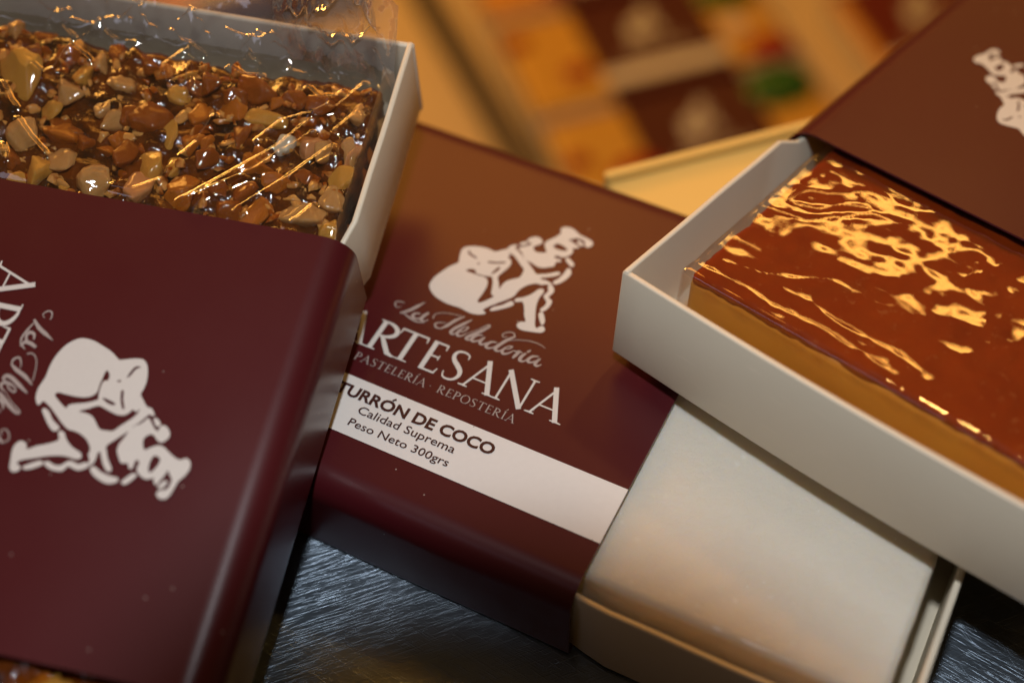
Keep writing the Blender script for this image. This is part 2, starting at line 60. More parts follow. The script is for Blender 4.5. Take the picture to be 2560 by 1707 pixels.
# lens barrel's shadow, not modelled: nodes mask a soft round bite from the beam
fl.use_nodes = True; ft = fl.node_tree; fe = ft.nodes["Emission"]
g0 = ft.nodes.new('ShaderNodeNewGeometry'); dp = ft.nodes.new('ShaderNodeVectorMath'); dp.operation = 'DOT_PRODUCT'
dp.inputs[1].default_value = (.007, -.0388, -.9992)
ft.links.new(g0.outputs['Incoming'], dp.inputs[0])
ab_ = ft.nodes.new('ShaderNodeMath'); ab_.operation = 'ABSOLUTE'; ft.links.new(dp.outputs['Value'], ab_.inputs[0])
mr = ft.nodes.new('ShaderNodeMapRange'); mr.interpolation_type = 'SMOOTHSTEP'
mr.inputs[1].default_value = math.cos(math.radians(13.7)); mr.inputs[2].default_value = math.cos(math.radians(11.5))
mr.inputs[3].default_value = 1.0; mr.inputs[4].default_value = 0.0
ft.links.new(ab_.outputs[0], mr.inputs[0]); ft.links.new(mr.outputs[0], fe.inputs['Strength'])
# ------------------------------------------------------------------ colour, sampling
scene.view_settings.view_transform = 'Standard'; scene.view_settings.look = 'None'
scene.view_settings.exposure = 0; scene.view_settings.gamma = 1
scene.render.engine = 'CYCLES'
scene.cycles.use_denoising = True
scene.cycles.max_bounces = 10; scene.cycles.transparent_max_bounces = 16
scene.cycles.caustics_reflective = False; scene.cycles.caustics_refractive = False
scene.cycles.sample_clamp_indirect = 4

# ------------------------------------------------------------------ helpers
def tag(o, label=None, cat=None, group=None, kind=None):
    if label: o["label"] = label
    if cat: o["category"] = cat
    if group: o["group"] = group
    if kind: o["kind"] = kind
    return o
def link(name, me, mat, parent=None):
    o = bpy.data.objects.new(name, me); col.objects.link(o)
    if mat is not None and not me.materials: me.materials.append(mat)
    if parent is not None: o.parent = parent
    return o
def from_py(name, vs, fs, smooth=False):
    me = bpy.data.meshes.new(name); me.from_pydata([tuple(v) for v in vs], [], fs); me.update()
    if smooth: me.polygons.foreach_set("use_smooth", [True] * len(me.polygons))
    return me
def fix(me):
    bm = bmesh.new(); bm.from_mesh(me); bmesh.ops.recalc_face_normals(bm, faces=bm.faces); bm.to_mesh(me); bm.free(); return me
def sm(e0, e1, x):
    t = min(1, max(0, (x - e0) / (e1 - e0))); return t * t * (3 - 2 * t)

class NT:
    def __init__(s, name):
        s.m = bpy.data.materials.new(name); s.m.use_nodes = True; s.t = s.m.node_tree
        s.b = s.t.nodes["Principled BSDF"]; s.out = s.t.nodes["Material Output"]
    def n(s, typ, **kw):
        nd = s.t.nodes.new(typ)
        for k, v in kw.items():
            if k in nd.inputs: nd.inputs[k].default_value = v
            else: setattr(nd, k, v)
        return nd
    def l(s, a, b): s.t.links.new(a, b)
    def coord(s, scale=(1, 1, 1), rot=(0, 0, 0)):
        tc = s.n('ShaderNodeTexCoord'); mr = s.n('ShaderNodeMapping'); mp = s.n('ShaderNodeMapping')
        mr.inputs['Rotation'].default_value = rot; mp.inputs['Scale'].default_value = scale
        s.l(tc.outputs['Object'], mr.inputs[0]); s.l(mr.outputs[0], mp.inputs[0]); return mp.outputs[0]
    def noise(s, scale, detail=3, rough=.55, c=None, dist=0):
        nd = s.n('ShaderNodeTexNoise'); nd.inputs['Scale'].default_value = scale
        nd.inputs['Detail'].default_value = detail; nd.inputs['Roughness'].default_value = rough
        nd.inputs['Distortion'].default_value = dist
        s.l(c if c is not None else s.coord(), nd.inputs['Vector']); return nd.outputs['Fac']
    def ramp(s, fac, stops):
        r = s.n('ShaderNodeValToRGB'); e = r.color_ramp.elements
        while len(e) < len(stops): e.new(.5)
        for i, (p, c) in enumerate(stops):
            e[i].position = p; e[i].color = (c, c, c, 1) if not hasattr(c, '__len__') else (*c, 1)
        s.l(fac, r.inputs[0]); return r.outputs[0]
    def mix(s, fac, a, b):
        m = s.n('ShaderNodeMix', data_type='RGBA')
        for sock, v in ((m.inputs[0], fac), (m.inputs[6], a), (m.inputs[7], b)):
            if hasattr(v, 'is_linked'): s.l(v, sock)
            elif hasattr(v, '__len__'): sock.default_value = (*v, 1)
            else: sock.default_value = v
        return m.outputs[2]
    def math(s, op, a, b=0.0):
        m = s.n('ShaderNodeMath', operation=op)
        for sock, v in ((m.inputs[0], a), (m.inputs[1], b)):
            if hasattr(v, 'is_linked'): s.l(v, sock)
            else: sock.default_value = v
        return m.outputs[0]
    def bump(s, h, strength, dist, nrm=None):
        b = s.n('ShaderNodeBump'); b.inputs['Strength'].default_value = strength; b.inputs['Distance'].default_value = dist
        s.l(h, b.inputs['Height'])
        if nrm is not None: s.l(nrm, b.inputs['Normal'])
        return b.outputs[0]
    def set(s, **kw):
        for k, v in kw.items():
            k = k.replace('_', ' ')
            sock = s.b.inputs[k]
            if hasattr(v, 'is_linked'): s.l(v, sock)
            elif hasattr(v, '__len__'): sock.default_value = (*v, 1) if len(v) == 3 and sock.type == 'RGBA' else v
            else: sock.default_value = v
        return s

# ------------------------------------------------------------------ materials
def specks(g, scale, thr):
    v = g.n('ShaderNodeTexVoronoi'); v.inputs['Scale'].default_value = scale
    g.l(g.coord(), v.inputs['Vector'])
    near = g.math('LESS_THAN', v.outputs['Distance'], .06)
    sep = g.n('ShaderNodeSeparateColor'); g.l(v.outputs['Color'], sep.inputs[0])
    rare = g.math('GREATER_THAN', sep.outputs[0], thr)
    return g.math('MULTIPLY', near, rare)
def mat_sleeve():
    g = NT("maroon_satin_card")
    n1 = g.noise(28, 4); n2 = g.noise(2600, 2)
    base = g.mix(n1, (.062, .0058, .0092), (.072, .0072, .0100))
    base = g.mix(specks(g, 430, .89), base, (.42, .36, .33))
    rough = g.ramp(g.noise(60, 5), [(.3, .37), (.7, .45)])
    g.set(Base_Color=base, Roughness=rough, Specular_IOR_Level=.16, Coat_Weight=.60, Coat_Roughness=.27, Normal=g.bump(n2, .10, .0002))
    return g.m
def mat_print(name, c, spk=False):
    g = NT(name)
    base = g.mix(g.noise(900, 3), [x * .94 for x in c], c)
    if spk: base = g.mix(specks(g, 380, .90), base, (.25, .2, .18))
    g.set(Base_Color=base, Roughness=.42, Specular_IOR_Level=.4); return g.m
def mat_card(name, c, spec=.4):
    g = NT(name)
    n = g.noise(40, 5); f = g.noise(1500, 2)
    base = g.mix(n, [x * .92 for x in c], c)
    sc = g.noise(120, 2, c=g.coord((1, 1, 9)))
    base = g.mix(g.ramp(sc, [(.66, 0.0), (.80, .35)]), base, [min(1, x * 1.15) for x in c])
    g.set(Base_Color=base, Roughness=.42, Specular_IOR_Level=spec, Normal=g.bump(f, .08, .0002)); return g.m
def mat_steel():
    g = NT("scratched_steel")
    tot = None
    for i, (ang, sc, lo) in enumerate([(-.85, 3400, .58), (-.78, 4600, .58), (.17, 3600, .59), (.10, 4800, .60), (-.30, 3400, .68), (.70, 3600, .69)]):
        c = g.coord((.028, 1, 1), (0, 0, ang))
        r = g.ramp(g.noise(sc, 2, .5, c=c), [(lo, 0.0), (lo + .10, 1.0)])
        tot = r if tot is None else g.math('ADD', tot, r)
    big = g.noise(30, 5)
    rough = g.ramp(big, [(.3, .30), (.75, .40)])
    g.set(Base_Color=g.mix(big, (.20, .26, .33), (.32, .39, .47)), Metallic=1.0, Roughness=rough,
          Normal=g.bump(tot, .40, .00005))
    return g.m
def mat_shelf():
    g = NT("cream_shelf_laminate")
    n = g.noise(6, 4)
    g.set(Base_Color=g.mix(n, (.62, .50, .30), (.70, .58, .38)), Roughness=.45); return g.m
def mat_plain(name, c, rough=.5, metallic=0.0, var=.15, scale=120):
    g = NT(name)
    g.set(Base_Color=g.mix(g.noise(scale, 4), [x * (1 - var) for x in c], [min(1, x * (1 + var)) for x in c]), Roughness=rough, Metallic=metallic)
    return g.m
def mat_nut(name, c, caramel, lo, hi):
    g = NT(name)
    oi = g.n('ShaderNodeObjectInfo')
    n = g.n('ShaderNodeTexNoise', noise_dimensions='4D'); n.inputs['Scale'].default_value = 300; n.inputs['Detail'].default_value = 3
    g.l(g.coord(), n.inputs['Vector']); g.l(g.math('MULTIPLY', oi.outputs['Random'], 40.0), n.inputs['W'])
    fac = g.ramp(n.outputs['Fac'], [(lo, 0.0), (hi, 1.0)])
    fine = g.noise(1100, 3)
    nut = g.mix(fine, [x * .80 for x in c], c)
    base = g.mix(fac, nut, caramel)
    g.set(Base_Color=base, Roughness=g.ramp(fac, [(0, .40), (1, .18)]), Specular_IOR_Level=.12,
          Subsurface_Weight=.25, Subsurface_Radius=(.0016, .0009, .0004), Subsurface_Scale=1.0, Coat_Weight=.9, Coat_Roughness=.07,
          Normal=g.bump(g.noise(620, 3), .34, .0005))
    return g.m
def mat_caramel():
    g = NT("dark_caramel")
    n = g.noise(160, 4)
    g.set(Base_Color=g.mix(g.ramp(n, [(.35, 0.0), (.65, 1.0)]), (.012, .0026, .0010), (.17, .036, .0018)), Roughness=.10, Specular_IOR_Level=.65, Coat_Weight=.7, Coat_Roughness=.05,
          Normal=g.bump(g.noise(420, 3), .5, .0012))
    return g.m
def mat_film(name, haze, rough, bumps, strength=.5, mult=1.3, cap=.24):
    g = NT(name)
    tr = g.n('ShaderNodeBsdfTransparent'); tr.inputs[0].default_value = (.97, .97, .97, 1)
    gl = g.n('ShaderNodeBsdfGlossy'); gl.inputs['Roughness'].default_value = rough; gl.inputs[0].default_value = (1, 1, 1, 1)
    df = g.n('ShaderNodeBsdfDiffuse'); df.inputs[0].default_value = (.8, .8, .82, 1)
    fr = g.n('ShaderNodeFresnel'); fr.inputs[0].default_value = 1.55
    nrm = None
    for sc, di, rot, scl in bumps:
        nrm = g.bump(g.noise(sc, 3, .5, c=g.coord(scl, rot), dist=.6), strength, di, nrm)
    if nrm is not None:
        for x in (gl, fr): g.l(nrm, x.inputs['Normal'])
    m1 = g.n('ShaderNodeMixShader'); m1.inputs[0].default_value = haze
    g.l(tr.outputs[0], m1.inputs[1]); g.l(df.outputs[0], m1.inputs[2])
    m2 = g.n('ShaderNodeMixShader'); g.l(g.math('MINIMUM', g.math('MULTIPLY', fr.outputs[0], mult), cap), m2.inputs[0])
    g.l(m1.outputs[0], m2.inputs[1]); g.l(gl.outputs[0], m2.inputs[2])
    g.l(m2.outputs[0], g.out.inputs[0]); return g.m
def mat_coco():
    g = NT("coconut_paste")
    v = g.n('ShaderNodeTexVoronoi'); v.inputs['Scale'].default_value = 300; g.l(g.coord(), v.inputs['Vector'])
    fl_ = g.ramp(v.outputs['Distance'], [(.0, 1.0), (.22, 0.0)])
    n = g.noise(90, 5)
    base = g.mix(n, (.76, .69, .57), (.83, .77, .66))
    base = g.mix(g.math('MULTIPLY', fl_, g.ramp(g.noise(45, 2), [(.42, 0.0), (.62, .9)])), base, (.92, .90, .84))
    base = g.mix(specks(g, 520, .72), base, (.98, .97, .94))
    g.set(Base_Color=base, Roughness=.5, Subsurface_Weight=.6, Subsurface_Radius=(.004, .003, .0018), Subsurface_Scale=1.0, Specular_IOR_Level=.18,
          Normal=g.bump(g.noise(700, 5, .7), .45, .0007))
    return g.m
def mat_yolk():
    g = NT("egg_yolk_paste")
    base = g.mix(g.noise(110, 5), (.98, .38, .035), (1.0, .47, .055))
    tc = g.n('ShaderNodeTexCoord'); sx = g.n('ShaderNodeSeparateXYZ'); g.l(tc.outputs['Object'], sx.inputs[0])
    zz = g.math('ADD', g.math('SUBTRACT', sx.outputs[2], H - .0078), g.math('MULTIPLY', g.noise(260, 4), .0030))
    soak = g.ramp(g.math('MULTIPLY', zz, 160.0), [(.25, 0.0), (1.0, .92)])
    base = g.mix(soak, base, (.36, .060, .004))
    g.set(Base_Color=base, Roughness=.35, Subsurface_Weight=.2, Subsurface_Radius=(.004, .0018, .0004), Subsurface_Scale=1.0)
    return g.m
def mat_burnt():
    g = NT("burnt_sugar_crust")
    n = g.noise(55, 6, .62); f = g.noise(420, 4, .65)
    base = g.mix(n, (.19, .013, .0006), (.42, .060, .0020))
    base = g.mix(g.ramp(f, [(.60, 0.0), (.75, .55)]), base, (.42, .13, .03))
    g.set(Base_Color=base, Roughness=.45, Specular_IOR_Level=.05, Subsurface_Weight=.2, Subsurface_Radius=(.003, .0006, .0001), Subsurface_Scale=1.0,
          Normal=g.bump(f, .2, .0006))
    return g.m

M_sleeve = mat_sleeve()
M_white = mat_print("white_print", (.66, .66, .645))
M_grey = mat_print("pale_grey_print", (.40, .36, .35))
M_strip = mat_print("white_label_print", (.76, .755, .74), True)
M_ink = mat_print("dark_brown_ink", (.045, .010, .010))
M_card = mat_card("cream_coated_card", (.74, .67, .53))
M_steel = mat_steel(); M_shelf = mat_shelf()
M_rail = mat_plain("grey_rail", (.10, .08, .06), .4)
M_edge = mat_plain("counter_side", (.25, .25, .26), .35, 1.0)

# ------------------------------------------------------------------ setting: counter and lower shelf
def slab(name, pts, z0, z1, mat, kind='structure'):
    n = len(pts)
    vs = [(x, y, z0) for x, y in pts] + [(x, y, z1) for x, y in pts]
    fs = [list(range(n))[::-1], list(range(n, 2 * n))] + [[i, (i + 1) % n, n + (i + 1) % n, n + i] for i in range(n)]
    o = link(name, fix(from_py(name, vs, fs)), mat); tag(o, kind=kind); return o
slab("counter", [(-.55, .07), (-.008, .1045), (.0384, .1055), (.044, .108), (.072, .136), (.115, .245), (.60, .245), (.60, -.80), (-.55, -.80)], -.03, 0.0, M_steel)
ZS = -.352
slab("lower_shelf", [(-1.4, .0), (1.2, .0), (1.2, 1.6), (-1.4, 1.6)], ZS - .02, ZS, M_shelf)

# ------------------------------------------------------------------ box sleeve
TH = .0004
def sleeve_mesh(seed):
    def loop(off):
        pts = []
        y0, y1, z0, z1 = off, W - off, off, H - off
        rt, rb = .0056 - off, .0012 - off
        for cx, cz, r, a0 in ((y1 - rb, z0 + rb, rb, -90), (y1 - rt, z1 - rt, rt, 0), (y0 + rt, z1 - rt, rt, 90), (y0 + rb, z0 + rb, rb, 180)):
            for k in range(11):
                a = math.radians(a0 + 9 * k); pts.append((cx + r * math.cos(a), cz + r * math.sin(a)))
        return pts
    lo, li = loop(0), loop(TH); n = len(lo); NX = 24
    vs = []
    for lp in (lo, li):
        for i in range(NX + 1):
            x = L * i / NX
            for (y, z) in lp:
                b = .00012 * noise.noise(Vector((x * 35 + seed, y * 40, z * 90)))
                t = sm(H - .004, H, z)
                sag = -.00025 * t * math.sin(math.pi * y / W)      # the card top dips a hair between its folds
                vs.append((x, y + b * (1 - t), z + (b + sag)))
    fs = []
    st = (NX + 1) * n
    for i in range(NX):
        for j in range(n):
            a, b_ = i * n + j, i * n + (j + 1) % n
            fs.append((a, b_, b_ + n, a + n)); fs.append((st + a, st + a + n, st + b_ + n, st + b_))
    for j in range(n):
        a, b_ = j, (j + 1) % n
        fs.append((a, st + a, st + b_, b_)); e = NX * n
        fs.append((e + a, e + b_, st + e + b_, st + e + a))
    me = fix(from_py("box_sleeve", vs, fs, True)); me.set_sharp_from_angle(angle=math.radians(40)); return me

def top_z(y): return H - .00025 * sm(H - .004, H, H) * math.sin(math.pi * min(W, max(0, y)) / W)
PR = .00026
def print_mesh(name, polys, layer0=0.0, xf=None):
    """polys: list of groups [outer, hole, ...] in design metres -> thin ink sheet lying on the sleeve top"""
    vs, fs = [], []
    for k, grp in enumerate(polys):
        loops = []
        off = len(vs)
        for lp in grp:
            if xf: lp = [xf(x, y) for x, y in lp]
            loops.append([Vector((x, y, 0)) for x, y in lp])
            for x, y in lp: vs.append((x, y, top_z(y) + PR + layer0 + (k % 7) * 4e-6))
        for t in tessellate_polygon(loops): fs.append(tuple(off + i for i in t))
    me = from_py(name, vs, fs)
    bm = bmesh.new(); bm.from_mesh(me)
    bmesh.ops.recalc_face_normals(bm, faces=bm.faces)
    for f in bm.faces:
        if f.normal.z < 0: f.normal_flip()
    bm.to_mesh(me); bm.free(); return me
def stroke(pts, ws):
    """pts [(x,y)], half widths -> one polygon"""
    P = [Vector(p) for p in pts]; Lf, Rt = [], []
    for i, p in enumerate(P):
        d = (P[min(i + 1, len(P) - 1)] - P[max(i - 1, 0)])
        if d.length < 1e-9: continue
        d.normalize(); n = Vector((-d.y, d.x)); Lf.append(tuple(p + n * ws[i])); Rt.append(tuple(p - n * ws[i]))
    return Lf, Rt
def strip_mesh_add(vs, fs, pts, ws, z):
    Lf, Rt = stroke(pts, ws); o = len(vs); n = len(Lf)
    for a in Lf: vs.append((a[0], a[1], top_z(a[1]) + z))
    for a in Rt: vs.append((a[0], a[1], top_z(a[1]) + z))
    for i in range(n - 1): fs.append((o + i, o + n + i, o + n + i + 1, o + i + 1))

# roman capitals as strokes: (points, half-widths) in a unit-height box
TK, TN = .068, .030
def arc(cx, cy, rx, ry, a0, a1, n=14): return [(cx + rx * math.cos(math.radians(a0 + (a1 - a0) * i / n)), cy + ry * math.sin(math.radians(a0 + (a1 - a0) * i / n))) for i in range(n + 1)]
def modw(n, lo, hi, f): return [lo + (hi - lo) * f(i / (n - 1)) for i in range(n)]
def serif(x, y, w, up):   # bracketed foot at the end of a stem
    s = 1 if up else -1
    return [([(x - w, y + s * .016), (x - .07, y + s * .022), (x, y + s * .03), (x + .07, y + s * .022), (x + w, y + s * .016)], [.016, .022, .03, .022, .016])]
def glyph(c):
    S = []
    if c == 'A':
        S += [([(.07, 0), (.42, .95)], [TN, TN]), ([(.37, 1.03), (.78, 0)], [TK, TK]), ([(.20, .34), (.63, .34)], [.022, .022])]
        S += serif(.07, 0, .13, True) + serif(.78, 0, .15, True); wd = .86
    elif c == 'N':
        S += [([(.10, 0), (.10, .97)], [TN, TN]), ([(.06, 1.02), (.80, -.02)], [TK, TK]), ([(.80, 0), (.80, 1)], [TN, TN])]
        S += serif(.10, 0, .13, True) + serif(.80, 1, .13, False); wd = .92
    elif c == 'T':
        S += [([(.36, 0), (.36, .97)], [TK, TK]), ([(.03, .97), (.70, .97)], [.028, .028]), ([(.035, .98), (.02, .80)], [.03, .012]), ([(.69, .98), (.71, .80)], [.03, .012])]
        S += serif(.36, 0, .17, True); wd = .72
    elif c == 'E':
        S += [([(.12, 0), (.12, 1)], [TK, TK]), ([(.05, .972), (.50, .972)], [.028, .028]), ([(.12, .52), (.43, .52)], [.026, .026]), ([(.05, .03), (.53, .03)], [.03, .03]),
              ([(.49, .99), (.51, .80)], [.03, .012]), ([(.43, .60), (.43, .43)], [.014, .014]), ([(.52, .01), (.57, .20)], [.03, .012])]
        wd = .58
    elif c == 'L':
        S += [([(.12, 0), (.12, 1)], [TK, TK]), ([(.05, .03), (.50, .03)], [.03, .03]), ([(.50, .01), (.55, .20)], [.03, .012])]
        S += serif(.12, 1, .13, False); wd = .56
    elif c in 'IÍ':
        S += [([(.12, 0), (.12, 1)], [TK, TK])] + serif(.12, 0, .13, True) + serif(.12, 1, .13, False); wd = .26
        if c == 'Í': S += [([(.10, 1.12), (.26, 1.34)], [.03, .05])]
    elif c in 'RP':
        b = arc(.16, .735, .36, .245, 90, -90)
        S += [([(.12, 0), (.12, 1)], [TK, TK]), (b, modw(len(b), .026, TK, lambda t: math.sin(math.pi * t)))]
        S += serif(.12, 0, .14, True) + [([(.0, .985), (.12, .985)], [.015, .02])]; wd = .58
        if c == 'R':
            S += [([(.24, .50), (.42, .26), (.58, .05), (.72, .012), (.78, .014)], [.05, TK, TK, .035, .015])]; wd = .74
    elif c == 'S':
        p = [(.47, .80), (.45, .93), (.30, .985), (.14, .94), (.08, .79), (.15, .64), (.30, .52), (.44, .38), (.47, .22), (.38, .06), (.22, .015), (.09, .06), (.05, .22)]
        wds = [.012, .022, .028, .036, .050, .062, .070, .064, .052, .036, .028, .024, .012]
        S += [(p, wds)]; wd = .54
    elif c in 'OÓ':
        a = arc(.42, .5, .38, .49, 90, 270, 18); b = arc(.42, .5, .38, .49, 90, -90, 18)
        for q in (a, b): S += [(q, modw(len(q), .026, TK, lambda t: math.sin(math.pi * t)))]
        wd = .84
        if c == 'Ó': S += [([(.38, 1.12), (.54, 1.34)], [.03, .05])]
    elif c == '-': S += [([(.05, .42), (.20, .42)], [.03, .03])]; wd = .25
    else: wd = .3
    return S, wd
def put_glyph(vs, fs, c, x, y, h, xs=1.0, k=1.0):
    S, wd = glyph(c)
    for i, (p, ws) in enumerate(S):
        if len(p) > 8 and c == 'S':
            q, w2 = [], []
            for a in range(len(p) - 1):
                p0, p1, p2, p3 = p[max(a - 1, 0)], p[a], p[a + 1], p[min(a + 2, len(p) - 1)]
                for t in (0, .34, .67):
                    q.append(tuple(.5 * (2 * p1[m] + (p2[m] - p0[m]) * t + (2 * p0[m] - 5 * p1[m] + 4 * p2[m] - p3[m]) * t * t + (3 * p1[m] - p0[m] - 3 * p2[m] + p3[m]) * t ** 3) for m in (0, 1)))
                    w2.append(ws[a] * (1 - t) + ws[a + 1] * t)
            p, ws = q + [p[-1]], w2 + [ws[-1]]
        strip_mesh_add(vs, fs, [(x + a * h * xs, y + b * h) for a, b in p], [w_ * h * k for w_ in ws], PR + i * 4e-6)
    return wd * h * xs
def shop_letters(xf=None):
    vs, fs = [], []
    h = .0070; y = .0305
    for c, xl, xr in (('A', .0163, .0226), ('R', .0231, .0290), ('T', .0276, .0335), ('E', .0342, .0380), ('S', .0388, .0427), ('A', .0433, .0495), ('N', .0499, .0563), ('A', .0569, .0632)):
        wd = glyph(c)[1] * h; put_glyph(vs, fs, c, xl, y, h, (xr - xl) / wd)
    return finish_letters("shop_lettering", vs, fs, xf)
def sub_letters(xf=None):
    vs, fs = [], []
    h = .0018
    for word, xl, xr, y in (("PASTELERÍA", .0228, .0380, .0270), ("-", .0384, .0392, .0271), ("REPOSTERÍA", .0402, .0563, .0271)):
        tot = sum(glyph(c)[1] + .14 for c in word) * h; s = (xr - xl) / tot if word != '-' else 1.0; x = xl
        for c in word: x += put_glyph(vs, fs, c, x, y, h, s, .85) + .14 * h * s
    return finish_letters("trade_lettering", vs, fs, xf)
def script_letters(xf=None):
    vs, fs = [], []
    for k, st in enumerate(SCR):
        strip_mesh_add(vs, fs, [(a * 1e-5, b * 1e-5) for a, b, c in st], [.00030 * (c / 100) ** 1.5 + .000025 for a, b, c in st], PR + (k % 9) * 4e-6)
    return finish_letters("script_lettering", vs, fs, xf)
def finish_letters(name, vs, fs, xf):
    if xf: vs = [(*xf(x, y), z) for x, y, z in vs]
    me = from_py(name, vs, fs); bm = bmesh.new(); bm.from_mesh(me)
    for f in bm.faces:
        f.normal_update()
        if f.normal.z < 0: f.normal_flip()
    bm.to_mesh(me); bm.free(); return me
AFF = [[.999078, .0764662], [-.0108369, .9358202], [.000437277, -.000242755]]
def to_a(x, y):   # print registration on the almond box
    a, b, c, d = AFF[0][0], AFF[1][0], AFF[0][1], AFF[1][1]; u, v = x - AFF[2][0], y - AFF[2][1]; det = a * d - b * c
    return ((d * u - b * v) / det, (-c * u + a * v) / det)
def label_text(name, mat, parent):
    """sans lettering on the label strip"""
    vs, fs = [], []
    for txt, x0, x1, y, cap, bold in (("TURRON DE COCO", .0234, .0555, .01938, .00225, .00012), ("Calidad Suprema", .02955, .0493, .01672, .00165, .00002), ("Peso Neto 300grs", .0293, .0496, .01376, .00158, .00002)):
        cu = bpy.data.curves.new("txt", 'FONT'); cu.body = txt; cu.size = 1.0; cu.offset = 0.0; cu.resolution_u = 3
        o = bpy.data.objects.new("txt", cu); col.objects.link(o)
        bpy.context.view_layer.update()
        me = o.to_mesh(); xs = [v.co.x for v in me.vertices]; w_ = max(xs) - min(xs); mn = min(xs); o.to_mesh_clear()
        cu2 = bpy.data.curves.new("h", 'FONT'); cu2.body = "H"; cu2.size = 1.0; o2 = bpy.data.objects.new("h", cu2); col.objects.link(o2); bpy.context.view_layer.update()
        m2 = o2.to_mesh(); ch = max(v.co.y for v in m2.vertices); o2.to_mesh_clear()
        sx, sy = (x1 - x0) / w_, cap / ch
        cu.offset = bold / sx
        bpy.context.view_layer.update()
        me = o.to_mesh(); off = len(vs)
        for v in me.vertices:
            yy = y + v.co.y * sy; vs.append((x0 + (v.co.x - mn) * sx, yy, top_z(yy) + PR + .00006))
        for p in me.polygons: fs.append([off + i for i in p.vertices])
        o.to_mesh_clear()
        if txt[0] == 'T':
            xa = x0 + (x1 - x0) * .333
            strip_mesh_add(vs, fs, [(xa, y + cap * 1.10), (xa + .00055, y + cap * 1.36)], [.00016, .00024], PR + .00006)
        for q in (o, o2): bpy.data.objects.remove(q)
        bpy.data.curves.remove(cu); bpy.data.curves.remove(cu2)
    me = from_py(name, vs, fs); bm = bmesh.new(); bm.from_mesh(me)
    for f in bm.faces:
        f.normal_update()
        if f.normal.z < 0: f.normal_flip()
    bm.to_mesh(me); bm.free()
    return link(name, me, mat, parent)
def strip_label(xf=None):
    n = 10; vs, fs = [], []
    for i in range(n + 1):
        y = Y1 + (Y2 - Y1) * i / n
        for x in (.00002, L - .00002): vs.append((x, y, top_z(y) + PR - .00006))
        if i: a = 2 * i; fs.append((a - 2, a - 1, a + 1, a))
    return from_py("label_strip", vs, fs)
EMBM = [[[(a * 1e-5, b * 1e-5) for a, b in lp] for lp in g] for g in EMB]
ROOTS = {}
def make_sleeve(label, mat4, xf=None, text=False, seed=0, group=None):
    s = link("box_sleeve", sleeve_mesh(seed), M_sleeve)
    tag(s, label, "box sleeve", group); s.matrix_world = mat4
    e = link("emblem", print_mesh("emblem", EMBM, xf=xf), M_white, s)
    link("script_lettering", script_letters(xf), M_grey, s)
    link("shop_lettering", shop_letters(xf), M_white, s)
    link("trade_lettering", sub_letters(xf), M_grey, s)
    st = link("label_strip", strip_label(), M_strip, s)
    if text: label_text("label_lettering", M_ink, st)
    return s
# ------------------------------------------------------------------ tray
def tray_mesh(x0, x1, bow=0.0):
    """open card tray from x0 to x1 along the sleeve's length; pinched a little where the sleeve holds it"""
    NX = 40; th = .0011; vs, fs = [], []
    xs = [x0 + (x1 - x0) * i / NX for i in range(NX + 1)]
    n = 8
    for x in xs:
        k = sm(-.0050, .0004, x) * (1 - sm(L - .0004, L + .0050, x))
        ins = .0005 + .0018 * k; top = H - .0006 - .0021 * k; z0 = .0006
        y0, y1 = ins, W - ins
        for (y, z) in ((y0, z0), (y1, z0), (y1, top), (y1 - th, top), (y1 - th, z0 + .0008), (y0 + th, z0 + .0008), (y0 + th, top), (y0, top)):
            vs.append((x, y + .00015 * noise.noise(Vector((x * 60, y * 30, z * 50))), z))
    for i in range(NX):
        for j in range(n):
            a, b = i * n + j, i * n + (j + 1) % n; fs.append((a, b, b + n, a + n))
    fs.append(tuple(range(n))[::-1]); fs.append(tuple(NX * n + j for j in range(n)))
    me = from_py("t", vs, fs)
    bm = bmesh.new(); bm.from_mesh(me)
    # end flaps
    for xe, s in ((x0, 1), (x1, -1)):
        xa, xb = xe - s * .0001, xe + s * .0011; m = 18
        rows = []
        for i in range(m + 1):
            y = .0003 + (W - .0006) * i / m; bo = -s * bow * math.sin(math.pi * i / m)
            zt = H - .0009
            rows.append([bm.verts.new(p) for p in ((xa + bo, y, .0005), (xa + bo, y, zt), (xb + bo, y, zt), (xb + bo, y, .0005))])
        for i in range(m):
            for j in range(4): bm.faces.new((rows[i][j], rows[i][(j + 1) % 4], rows[i + 1][(j + 1) % 4], rows[i + 1][j]))
        bm.faces.new(rows[0]); bm.faces.new(rows[-1][::-1])
    bmesh.ops.recalc_face_normals(bm, faces=bm.faces)
    eds = [e for e in bm.edges if len(e.link_faces) == 2 and e.calc_face_angle(0) > 1.0]
    bmesh.ops.bevel(bm, geom=eds, offset=.00035, segments=2, affect='EDGES', profile=.5, clamp_overlap=True)
    me2 = bpy.data.meshes.new("box_tray"); bm.to_mesh(me2); bm.free()
    me2.polygons.foreach_set("use_smooth", [True] * len(me2.polygons))
    bpy.data.meshes.remove(me)
    try: me2.set_sharp_from_angle(angle=math.radians(50))
    except Exception: pass
    return me2
def make_tray(label, mat4, x0, x1, bow=0.0):
    o = link("box_tray", tray_mesh(x0, x1, bow), M_card); tag(o, label, "box tray", "cream trays on the counter"); o.matrix_world = mat4
    return o
